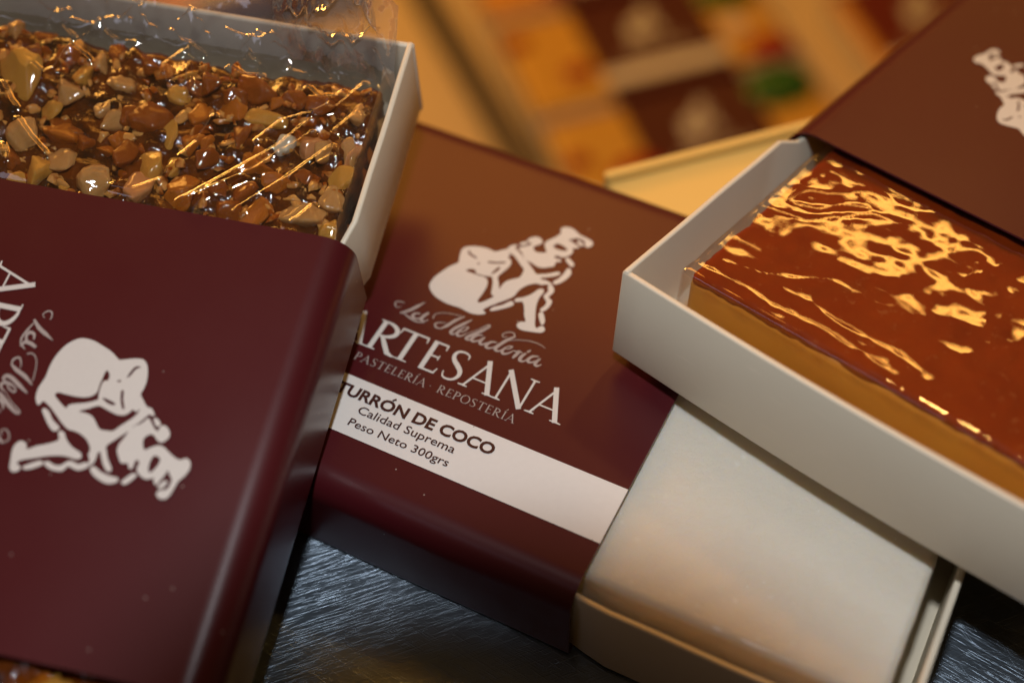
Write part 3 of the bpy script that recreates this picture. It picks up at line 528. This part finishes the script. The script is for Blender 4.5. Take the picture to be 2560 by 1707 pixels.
# ------------------------------------------------------------------ rounded block on a fine grid
def rblock(name, x0, x1, y0, y1, z0, z1, r, step, disp=None, skip_bottom=False):
    ext = (x1 - x0, y1 - y0, z1 - z0); cs = [max(3, int(e / step)) for e in ext]
    idx = {}; vs = []; fs = []
    def vert(i, j, k):
        key = (i, j, k)
        if key not in idx:
            p = Vector((x0 + ext[0] * i / cs[0], y0 + ext[1] * j / cs[1], z0 + ext[2] * k / cs[2]))
            c = Vector((min(x1 - r, max(x0 + r, p.x)), min(y1 - r, max(y0 + r, p.y)), min(z1 - r, max(z0 + r, p.z))))
            d = p - c
            nrm = d.normalized() if d.length > 1e-9 else Vector((0, 0, 1))
            if d.length > r * 1e-6:
                q = c + nrm * r if (abs(d.x) > 1e-9) + (abs(d.y) > 1e-9) + (abs(d.z) > 1e-9) > 1 else p
            else: q = p
            if disp: q = q + nrm * disp(q, nrm)
            idx[key] = len(vs); vs.append(q)
        return idx[key]
    a, b, c = cs
    for i in range(a):
        for j in range(b):
            fs.append((vert(i, j, c), vert(i + 1, j, c), vert(i + 1, j + 1, c), vert(i, j + 1, c)))
            if not skip_bottom: fs.append((vert(i, j, 0), vert(i, j + 1, 0), vert(i + 1, j + 1, 0), vert(i + 1, j, 0)))
    for i in range(a):
        for k in range(c):
            fs.append((vert(i, 0, k), vert(i + 1, 0, k), vert(i + 1, 0, k + 1), vert(i, 0, k + 1)))
            fs.append((vert(i, b, k), vert(i, b, k + 1), vert(i + 1, b, k + 1), vert(i + 1, b, k)))
    for j in range(b):
        for k in range(c):
            fs.append((vert(0, j, k), vert(0, j, k + 1), vert(0, j + 1, k + 1), vert(0, j + 1, k)))
            fs.append((vert(a, j, k), vert(a, j + 1, k), vert(a, j + 1, k + 1), vert(a, j, k + 1)))
    return from_py(name, vs, fs, True)
def seg_d(x, y, pl):
    best = 9
    for (ax, ay), (bx, by) in zip(pl[:-1], pl[1:]):
        dx, dy = bx - ax, by - ay; t = max(0, min(1, ((x - ax) * dx + (y - ay) * dy) / (dx * dx + dy * dy + 1e-15)))
        best = min(best, math.hypot(x - ax - t * dx, y - ay - t * dy))
    return best
def fbm(p, o=4): return noise.fractal(p, 1.0, 2.0, o)

MA = Matrix(FA); MB = Matrix.Identity(4); MC = Matrix(FC)
# ================================================================== centre box: coconut
make_sleeve("maroon sleeve with a white strip reading turrón de coco, between the two other boxes", MB, text=True, seed=3, group="printed box sleeves on the counter")
make_tray("cream tray holding the pale coconut bar, under the raised caramel tray", MB, -.030, L + EB)
coco = link("coconut_bar", rblock("coconut_bar", .004, .1322, .0062, .0836, .0016, H - .0020, .0011, .0015,
            lambda q, n: .00016 * fbm(q * 260) + .00012 * fbm(q * 900)), mat_coco())
tag(coco, "pale cream coconut nougat bar in the cream tray beside the white label strip", "nougat bar", "nougat bars on the counter")
M_tight = mat_film("clear_film", .010, .05, [(120, .0006, (0, 0, .5), (1, 1, 1))], .05, .22, .05)
cf = link("film_wrap", rblock("film_wrap", .060, .1326, .0058, .0840, H - .0050, H - .0016, .0012, .0010,
          lambda q, n: .00010 * fbm(q * 160 + Vector((3, 1, 7)))), M_tight, coco)

# ================================================================== left box: almond
make_sleeve("maroon sleeve at the left edge, its emblem lying on its side below the almond bar", MA, xf=to_a, seed=11, group="printed box sleeves on the counter")
make_tray("cream tray holding the nut bar, its corner standing up in front of the orange shelf", MA, -EA, L + .052)
ab = bpy.data.objects.new("almond_bar", None); col.objects.link(ab); ab.matrix_world = MA; ab.empty_display_size = .02
tag(ab, "chunky almond bar in dark caramel under crinkled cellophane, in the left tray", "nougat bar", "nougat bars on the counter")
random.seed(5)
AX0, AX1, AY0, AY1 = -.0345, L + .046, .0035, .0858
def dcar(q, n): return .0013 * fbm(q * 190) + .0006 * fbm(q * 480)
link("caramel_mass", rblock("caramel_mass", AX0, AX1, AY0, AY1, .0016, H - .0033, .0018, .0008, dcar), mat_caramel(), ab)
def chunk(name, seed, sm_=1):
    rnd = random.Random(seed); bm = bmesh.new()
    for k in range(11):
        v = Vector((rnd.gauss(0, 1), rnd.gauss(0, 1), rnd.gauss(0, 1))).normalized()
        v = Vector((v.x * rnd.uniform(.82, 1.1), v.y * rnd.uniform(.82, 1.1), v.z * rnd.uniform(.7, 1.0))); bm.verts.new(v)
    bmesh.ops.convex_hull(bm, input=bm.verts)
    bmesh.ops.delete(bm, geom=[v for v in bm.verts if not v.link_faces], context='VERTS')
    bmesh.ops.triangulate(bm, faces=bm.faces)
    bmesh.ops.subdivide_edges(bm, edges=list(bm.edges), cuts=3, use_grid_fill=True)
    for it in range(1): bmesh.ops.smooth_vert(bm, verts=bm.verts, factor=.5, use_axis_x=True, use_axis_y=True, use_axis_z=True)
    bmesh.ops.subdivide_edges(bm, edges=list(bm.edges), cuts=1, use_grid_fill=True)
    for it in range(1): bmesh.ops.smooth_vert(bm, verts=bm.verts, factor=.5, use_axis_x=True, use_axis_y=True, use_axis_z=True)
    for v in bm.verts: v.co *= .98 + .10 * noise.noise(v.co * 2.0 + Vector((seed, 0, 0))) + .06 * noise.noise(v.co * 5.5 + Vector((seed, 3, 0)))
    me = bpy.data.meshes.new(name); bm.to_mesh(me); bm.free()
    me.polygons.foreach_set("use_smooth", [True] * len(me.polygons)); return me
CAR = (.27, .052, .002)
NM = [mat_nut("pale_almond", (.80, .46, .15), CAR, .44, .60), mat_nut("yellow_almond", (.80, .44, .075), (.40, .09, .003), .44, .60),
      mat_nut("orange_glazed_almond", (.70, .22, .016), CAR, .40, .58), mat_nut("caramel_glazed_almond", (.48, .12, .008), (.14, .024, .0012), .40, .58),
      mat_nut("rosy_almond", (.78, .37, .14), (.34, .075, .004), .46, .62), mat_nut("white_almond", (.76, .66, .48), CAR, .58, .70)]
chunks = [[None] * 6 for _ in range(9)]
base_chunks = [chunk("almond_piece", 40 + i) for i in range(9)]
def nut_mesh(i, t):
    if chunks[i][t] is None:
        me = base_chunks[i].copy(); me.materials.clear(); me.materials.append(NM[t]); chunks[i][t] = me
    return chunks[i][t]
def add_nut(x, y, z, rx, ry, rz, rot, t):
    o = bpy.data.objects.new("almond_piece", nut_mesh(random.randrange(9), t)); col.objects.link(o); o.parent = ab
    o.location = (x, y, z); o.scale = (rx, ry, rz); o.rotation_euler = rot; return o
placed = []
ztop = H - .0036
for (x, y, a, b, t) in NUT:
    # screen x maps mostly to local y, screen y to local x
    ry, rx = a * 1.45, b * 1.45
    rz = max(.0022, min(.0038, min(rx, ry) * .85))
    x = max(AX0 + .002, x); y = min(AY1 - .0015, y)
    add_nut(x, y, ztop + .15 * rz + random.uniform(-.0004, .0004), rx, ry, rz, (random.uniform(-.35, .35), random.uniform(-.35, .35), random.uniform(-.4, .4)), t)
    placed.append((x, y, max(rx, ry)))
n_extra = 0; tries = 0
while n_extra < 43 and tries < 4000:
    tries += 1
    r = random.uniform(.0028, .0048)
    m = n_extra % 7
    if m == 0: x, y, z = random.uniform(L + .002, L + .012), random.uniform(.046, .072), ztop
    elif m == 1: x, y, z = AX0 + .0006, random.uniform(.004, .084), random.uniform(.012, ztop)
    elif m == 2: x, y, z = random.uniform(AX0, .001), AY1 - .0006, random.uniform(.010, ztop)
    else: x, y, z = random.uniform(AX0 + .002, .003), random.uniform(.004, AY1 - .002), ztop - .0003
    if any(math.hypot(x - p, y - q) < .42 * (r + s) for p, q, s in placed) and m > 2: continue
    placed.append((x, y, r)); n_extra += 1
    add_nut(x, y, z, r, r * random.uniform(.7, 1.2), r * .85, (random.uniform(-.6, .6), random.uniform(-.6, .6), random.uniform(0, 3)), random.choice((0, 1, 2, 2, 3, 3)))
# the crumbs and slivers between the big pieces
cb = bmesh.new(); tmp = [c for c in base_chunks[:4]]
random.seed(77)
for q in range(330):
    x, y = random.uniform(AX0 + .001, .001), random.uniform(AY0 + .0005, AY1 - .001)
    r = random.uniform(.0006, .0017); n0 = len(cb.verts)
    cb.from_mesh(tmp[q % 4]); cb.verts.ensure_lookup_table()
    Mx = Matrix.Translation((x, y, ztop + random.uniform(-.0002, .0009))) @ Matrix.Rotation(random.uniform(0, 6), 4, 'Z') @ Matrix.Rotation(random.uniform(-1, 1), 4, 'X') @ Matrix.Diagonal((r * random.uniform(.8, 1.7), r, r * .8, 1))
    for v in cb.verts[n0:]: v.co = Mx @ v.co
cme = bpy.data.meshes.new("almond_crumbs"); cb.to_mesh(cme); cb.free(); cme.materials.clear()
cme.polygons.foreach_set("use_smooth", [True] * len(cme.polygons))
cro = link("almond_crumbs", cme, mat_nut("glazed_crumbs", (.70, .32, .075), (.28, .058, .002), .44, .56), ab); cro["kind"] = "stuff"
# crinkled cellophane: over the bar, then standing up against the tray's end
FOLDS = []
rf = random.Random(12)
for q in range(13):      # arcs round the gathered end
    cx, cy, rr, a0 = .0470 + rf.uniform(-.004, .004), .0770 + rf.uniform(-.003, .003), rf.uniform(.0015, .0085), rf.uniform(0, 360)
    FOLDS.append(([(cx + rr * .8 * math.cos(math.radians(a0 + t * 14)), cy + rr * math.sin(math.radians(a0 + t * 14))) for t in range(rf.randint(5, 12))], rf.uniform(.0006, .0011)))
for q in range(12):      # loose squiggles along the standing part
    x, y, a = rf.uniform(.036, .050), rf.uniform(.004, .066), rf.uniform(0, 6.3); pl = []
    for t in range(rf.randint(5, 9)):
        pl.append((x, y)); a += rf.uniform(-.7, .7); x += .0013 * math.cos(a); y += .0017 * math.sin(a)
    FOLDS.append((pl, rf.uniform(.0005, .0009)))
def wrap_mesh():
    NX, NY = 190, 300; vs, fs = [], []
    for i in range(NX + 1):
        s = i / NX                                  # 0 at the sleeve, 1 at the free end
        for j in range(NY + 1):
            v = j / NY; y = -.0003 + .0016 + v * (W - .0032)
            u = s * .0585
            xb = .0015 - min(u, .0355); up = max(0.0, u - .0355)
            # rising part leans on the end wall
            x = xb - up * .42; z = H - .0002 + up * .55
            bunch = math.exp(-((y - .077) / .0085) ** 2)
            back = math.exp(-((y - .02) / .03) ** 2)
            if up > 0: z += up * (.95 * bunch + .12 * back - .20); x += up * .34 * bunch
            amp = 1 + (.5 + 1.2 * bunch) * sm(.030, .042, u)
            p = Vector((x * 1.0, y, z * .3))
            c1 = noise.turbulence(p * 75 + Vector((4, 2, 1)), 4, True)
            c2 = (1 - abs(noise.noise(p * 150 + Vector((9, 4, 2)))) * 2) + ((3.4 * (1 - 2 * abs(noise.noise(p * 300 + Vector((1, 4, 7))))) + 1.2 * (1 - 2 * abs(noise.noise(p * 700)))) * bunch if up > 0 else 0)
            hgt = (.0011 * (c1 - .5) + .00022 * c2) * amp * (.35 if up == 0 else 1)
            for pl in CRE:
                if abs(pl[0][0] - x) < .04:
                    d = seg_d(x, y, pl)
                    if d < .0020: hgt += .00085 * math.exp(-(d / .00060) ** 2)
            if up > -.002 and u > .034:
                for pl, hh in FOLDS:
                    if abs(pl[0][1] - y) < .02:
                        d = seg_d(u, y, pl)
                        if d < .0022: hgt += 1.5 * hh * math.exp(-(d / .00065) ** 2)
            # side edges tuck down between bar and wall
            e = sm(AY1 + .0000, AY1 + .0022, y); z2 = z - .007 * e * (1 if up < .004 else 0.2)
            if up > 0: x -= hgt * .9; z2 += hgt * .5
            else: z2 += hgt
            x = max(x, -EA + .0013 + (.0 if z2 < H else -.0006))
            kk = sm(-.0024, .0004, x)                      # slips in under the sleeve's edge
            z2 = z2 * (1 - kk) + min(z2, H - .0009) * kk
            vs.append((x, y, z2))
    for i in range(NX):
        for j in range(NY):
            a = i * (NY + 1) + j; fs.append((a, a + 1, a + NY + 2, a + NY + 1))
    return from_py("cellophane_wrap", vs, fs, True)
M_cello = mat_film("crinkled_cellophane", .003, .02, [(330, .0006, (0, 0, 0), (1, 1, 1))], .06, 3.0, .30)
cw = link("cellophane_wrap", wrap_mesh(), M_cello, ab)
cw.data.materials.append(mat_film("bunched_cellophane", .10, .035, [(330, .0006, (0, 0, 0), (1, 1, 1))], .06, 4.0, .45))
for p in cw.data.polygons:
    if p.center.x < -.0350: p.material_index = 1

# ================================================================== right box: burnt caramel on egg yolk
make_sleeve("brown sleeve at the upper right, emblem cut by the picture's edge, behind the caramel bar", MC, seed=23, group="printed box sleeves on the counter")
make_tray("cream tray holding the glossy caramel topped bar, resting on the coconut box", MC, -EC, L + .045, .0012)
BX0, BX1, BY0, BY1 = -.0452, L + .040, .006, .0820
yb = link("caramel_topped_bar", rblock("caramel_topped_bar", BX0, BX1, BY0, BY1, .0016, H - .0042, .0015, .0016, lambda q, n: .00025 * fbm(q * 140)), mat_yolk())
yb.matrix_world = MC; tag(yb, "glossy burnt caramel bar with a yellow yolk side, wrapped in clear film", "nougat bar", "nougat bars on the counter")
link("caramel_crust", rblock("caramel_crust", BX0 + .0002, BX1, BY0 + .0003, BY1 - .0003, H - .0056, H - .0030, .0012, .0010, lambda q, n: .00040 * fbm(q * 170) + .00025 * fbm(q * 520)), mat_burnt(), yb)
def dfilm(q, n):
    h = .00020 * noise.noise(q * 70 + Vector((1, 5, 2))) + .00012 * noise.noise(q * 170 + Vector((7, 5, 2))) + .000040 * noise.noise(q * 380 + Vector((2, 5, 9))) + .000014 * noise.noise(q * 760 + Vector((2, 1, 9)))
    if n.z > .6 and q.x < .02:
        for pl in CC:
            d = seg_d(q.x, q.y, pl)
            if d < .0015: h += .00008 * (.4 + .8 * abs(noise.noise(q * 130))) * math.exp(-(d / .0005) ** 2)
    return h
M_wavy = mat_film("glossy_film", .003, .025, [], .1, 3.0, .40)
link("film_wrap", rblock("film_wrap", BX0 - .0016, .03, BY0 - .0010, BY1 + .0012, .004, H - .0018, .0012, .00055, dfilm, True), M_wavy, yb)

# ================================================================== cream card standing behind the centre box
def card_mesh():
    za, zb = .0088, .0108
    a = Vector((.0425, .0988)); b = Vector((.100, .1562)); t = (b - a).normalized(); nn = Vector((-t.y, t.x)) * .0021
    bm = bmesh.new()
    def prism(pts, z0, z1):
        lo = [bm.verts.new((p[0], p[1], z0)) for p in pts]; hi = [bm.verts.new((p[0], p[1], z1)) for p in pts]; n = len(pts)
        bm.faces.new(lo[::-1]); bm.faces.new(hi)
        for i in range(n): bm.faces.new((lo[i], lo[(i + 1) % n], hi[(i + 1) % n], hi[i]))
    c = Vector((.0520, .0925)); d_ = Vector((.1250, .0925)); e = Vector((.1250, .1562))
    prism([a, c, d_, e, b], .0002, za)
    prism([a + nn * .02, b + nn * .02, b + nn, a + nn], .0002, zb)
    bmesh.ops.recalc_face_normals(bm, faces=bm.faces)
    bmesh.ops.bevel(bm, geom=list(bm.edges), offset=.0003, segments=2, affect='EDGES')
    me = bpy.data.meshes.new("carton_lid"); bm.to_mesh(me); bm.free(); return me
cd = link("carton_lid", card_mesh(), mat_card("cream_card_painted_warm", (.80, .56, .17))); tag(cd, "cream box lid with warm light painted into its yellow colour, lying between the centre sleeve and the caramel tray, its rim lit orange", "carton lid")  # warm light is put into the cream lid's yellow base colour

# ================================================================== lower shelf: boxes out of focus
TD = Vector((.7071, .7071, 0)); PD = Vector((-.7071, .7071, 0))   # text and up directions down there
SC = .94
def shelf_frame(origin, z=ZS + .0005, rz=45, s=SC):
    return Matrix.Translation((origin[0], origin[1], z)) @ Matrix.Rotation(math.radians(rz), 4, 'Z') @ Matrix.Scale(s, 4)
far_sleeve = None
M_redcard = mat_plain("red_card", (.13, .004, .003), .5)
def shelf_sleeve(label, M4, group, red=False):
    global far_sleeve
    if far_sleeve is None:
        far_sleeve = make_sleeve(label, M4, seed=31, group=group); return far_sleeve
    o = far_sleeve.copy()
    if red: o.data = far_sleeve.data.copy(); o.data.materials.clear(); o.data.materials.append(M_redcard)
    col.objects.link(o); o.matrix_world = M4; o["label"] = label
    for ch in far_sleeve.children:
        c = ch.copy(); col.objects.link(c); c.parent = o
    return o
M_fruit = [mat_plain("yellow_marzipan", (.62, .36, .055), .4, 0, .2, 90), mat_plain("rosy_marzipan", (.66, .42, .28), .4, 0, .2, 90), mat_plain("orange_marzipan", (.62, .30, .06), .4, 0, .2, 90)]
M_red = mat_plain("candied_cherry", (.30, .012, .006), .2); M_green = mat_plain("candied_green_fruit", (.02, .12, .015), .2); M_white_nut = mat_plain("white_icing", (.72, .62, .5), .4)
fruit_me = {}
def fruit(mat, parent, x, y, r, sx=1.3):
    if mat.name not in fruit_me:
        bm = bmesh.new(); bmesh.ops.create_icosphere(bm, subdivisions=3, radius=1.0)
        for v in bm.verts: v.co *= 1 + .12 * noise.noise(v.co * 1.7)
        me = bpy.data.meshes.new("candied_fruit"); bm.to_mesh(me); bm.free(); me.polygons.foreach_set("use_smooth", [True] * len(me.polygons)); me.materials.append(mat); fruit_me[mat.name] = me
    o = bpy.data.objects.new("candied_fruit", fruit_me[mat.name]); col.objects.link(o); o.parent = parent
    o.location = (x, y, H - .002); o.scale = (r * sx * 1.35, r * 1.35, r * .6)
tray_far = None; bar_far = {}
def shelf_box(o2, lab, x0, x1, fruits, kind, ids):
    """one open box of fruit nougat on the shelf: sleeve, tray, bar"""
    M4 = shelf_frame(o2)
    shelf_sleeve(lab[0], M4, "sleeved boxes on the lower shelf", ids == 4)
    t = link("box_tray", tray_mesh(x0, x1), M_card); t.matrix_world = M4; tag(t, lab[1], "box tray", "trays on the lower shelf")
    b = link("fruit_bar", rblock("fruit_bar", x0 + .004, x1 - .004, .005, .085, .0016, H - .0015, .002, .004, lambda q, n: .0004 * fbm(q * 120)), M_fruit[kind])
    b.matrix_world = M4; tag(b, lab[2], "nougat bar", "fruit bars on the lower shelf")
    for m, x, y, r in fruits: fruit(m, b, x, y, r)
def org(lx, ly, c):   # origin so that sleeve-local point c lands on (lx, ly)
    p = Vector((lx, ly, 0)) - TD * c[0] * SC - PD * c[1] * SC; return (p.x, p.y)
k = (.238 - (ZS + .021)) / (.238 + .28)
def low(x, y): return (CAM_P[0] + (x - CAM_P[0]) * k, CAM_P[1] + (y - CAM_P[1]) * k)
LC = (.039, .060)
o1 = org(*low(-.0929, .4664), LC); stp = PD * -(W * SC + .0006)
o0 = (o1[0] - stp.x, o1[1] - stp.y); o2_ = (o1[0] + stp.x, o1[1] + stp.y); o3 = (o2_[0] + stp.x, o2_[1] + stp.y)
shelf_box(o1, ("blurred brown sleeve with one pale emblem spot, second in its column", "cream tray of the second box in the blurred column", "yellow bar with a green fruit at its right end, second in the blurred column"), -.052, L + .045,
          [(M_red, -.012, .030, .006), (M_green, .101, .070, .012), (M_red, .108, .012, .009), (M_white_nut, .095, .04, .006), (M_red, -.040, .066, .005)], 0, 1)
shelf_box(o2_, ("blurred brown sleeve next to the green fruit and just above the lit lid", "cream tray of the blurred box nearest the lit lid", "yellow and rosy bar with a red fruit touching the sleeve, nearest the lit lid"), -.052, L + .045,
          [(M_red, -.008, .030, .010), (M_green, .098, .070, .013), (M_red, .110, .02, .007), (M_red, -.038, .05, .005)], 0, 2)
shelf_box(o0, ("blurred brown sleeve whose white strip meets the picture's top edge", "cream tray of the box at the picture's top edge", "orange fruit bar at the picture's top edge"), -.052, L + .045,
          [(M_red, .004, .02, .008), (M_green, .112, .04, .008)], 2, 0)
q1 = org(*low(.0355, .5438), LC)
shelf_box(q1, ("dark red blurred sleeve at the top, touching the big brown sleeve's edge", "cream tray of the dark red sleeved box at the top", "orange bar beside the dark red sleeve at the top"), -.012, L + .05, [(M_red, .1, .05, .008)], 2, 4)
q0 = org(*low(-.283, .412), (.06, .012))
shelf_box(q0, ("dark brown blurred sleeve behind the almond box's rim", "cream tray behind the almond box's rim", "blurred bar behind the almond box's rim"), -.05, L + .03, [(M_red, -.02, .04, .007)], 2, 5)
# the dark rail that runs along the column's left ends
r0 = Vector((*low(-.2001, .4346), 0)); r1 = Vector((*low(-.1089, .3569), 0)); t = (r1 - r0).normalized(); nn = Vector((-t.y, t.x, 0)) * .008
a, b = r0 - t * .35, r1 + t * .25
rail = slab("shelf_rail", [tuple((a - nn)[:2]), tuple((b - nn)[:2]), tuple((b + nn)[:2]), tuple((a + nn)[:2])], ZS + .0003, ZS + .012, M_rail, None)
if "kind" in rail: del rail["kind"]
tag(rail, "dark rail running along the left ends of the blurred boxes", "rail")
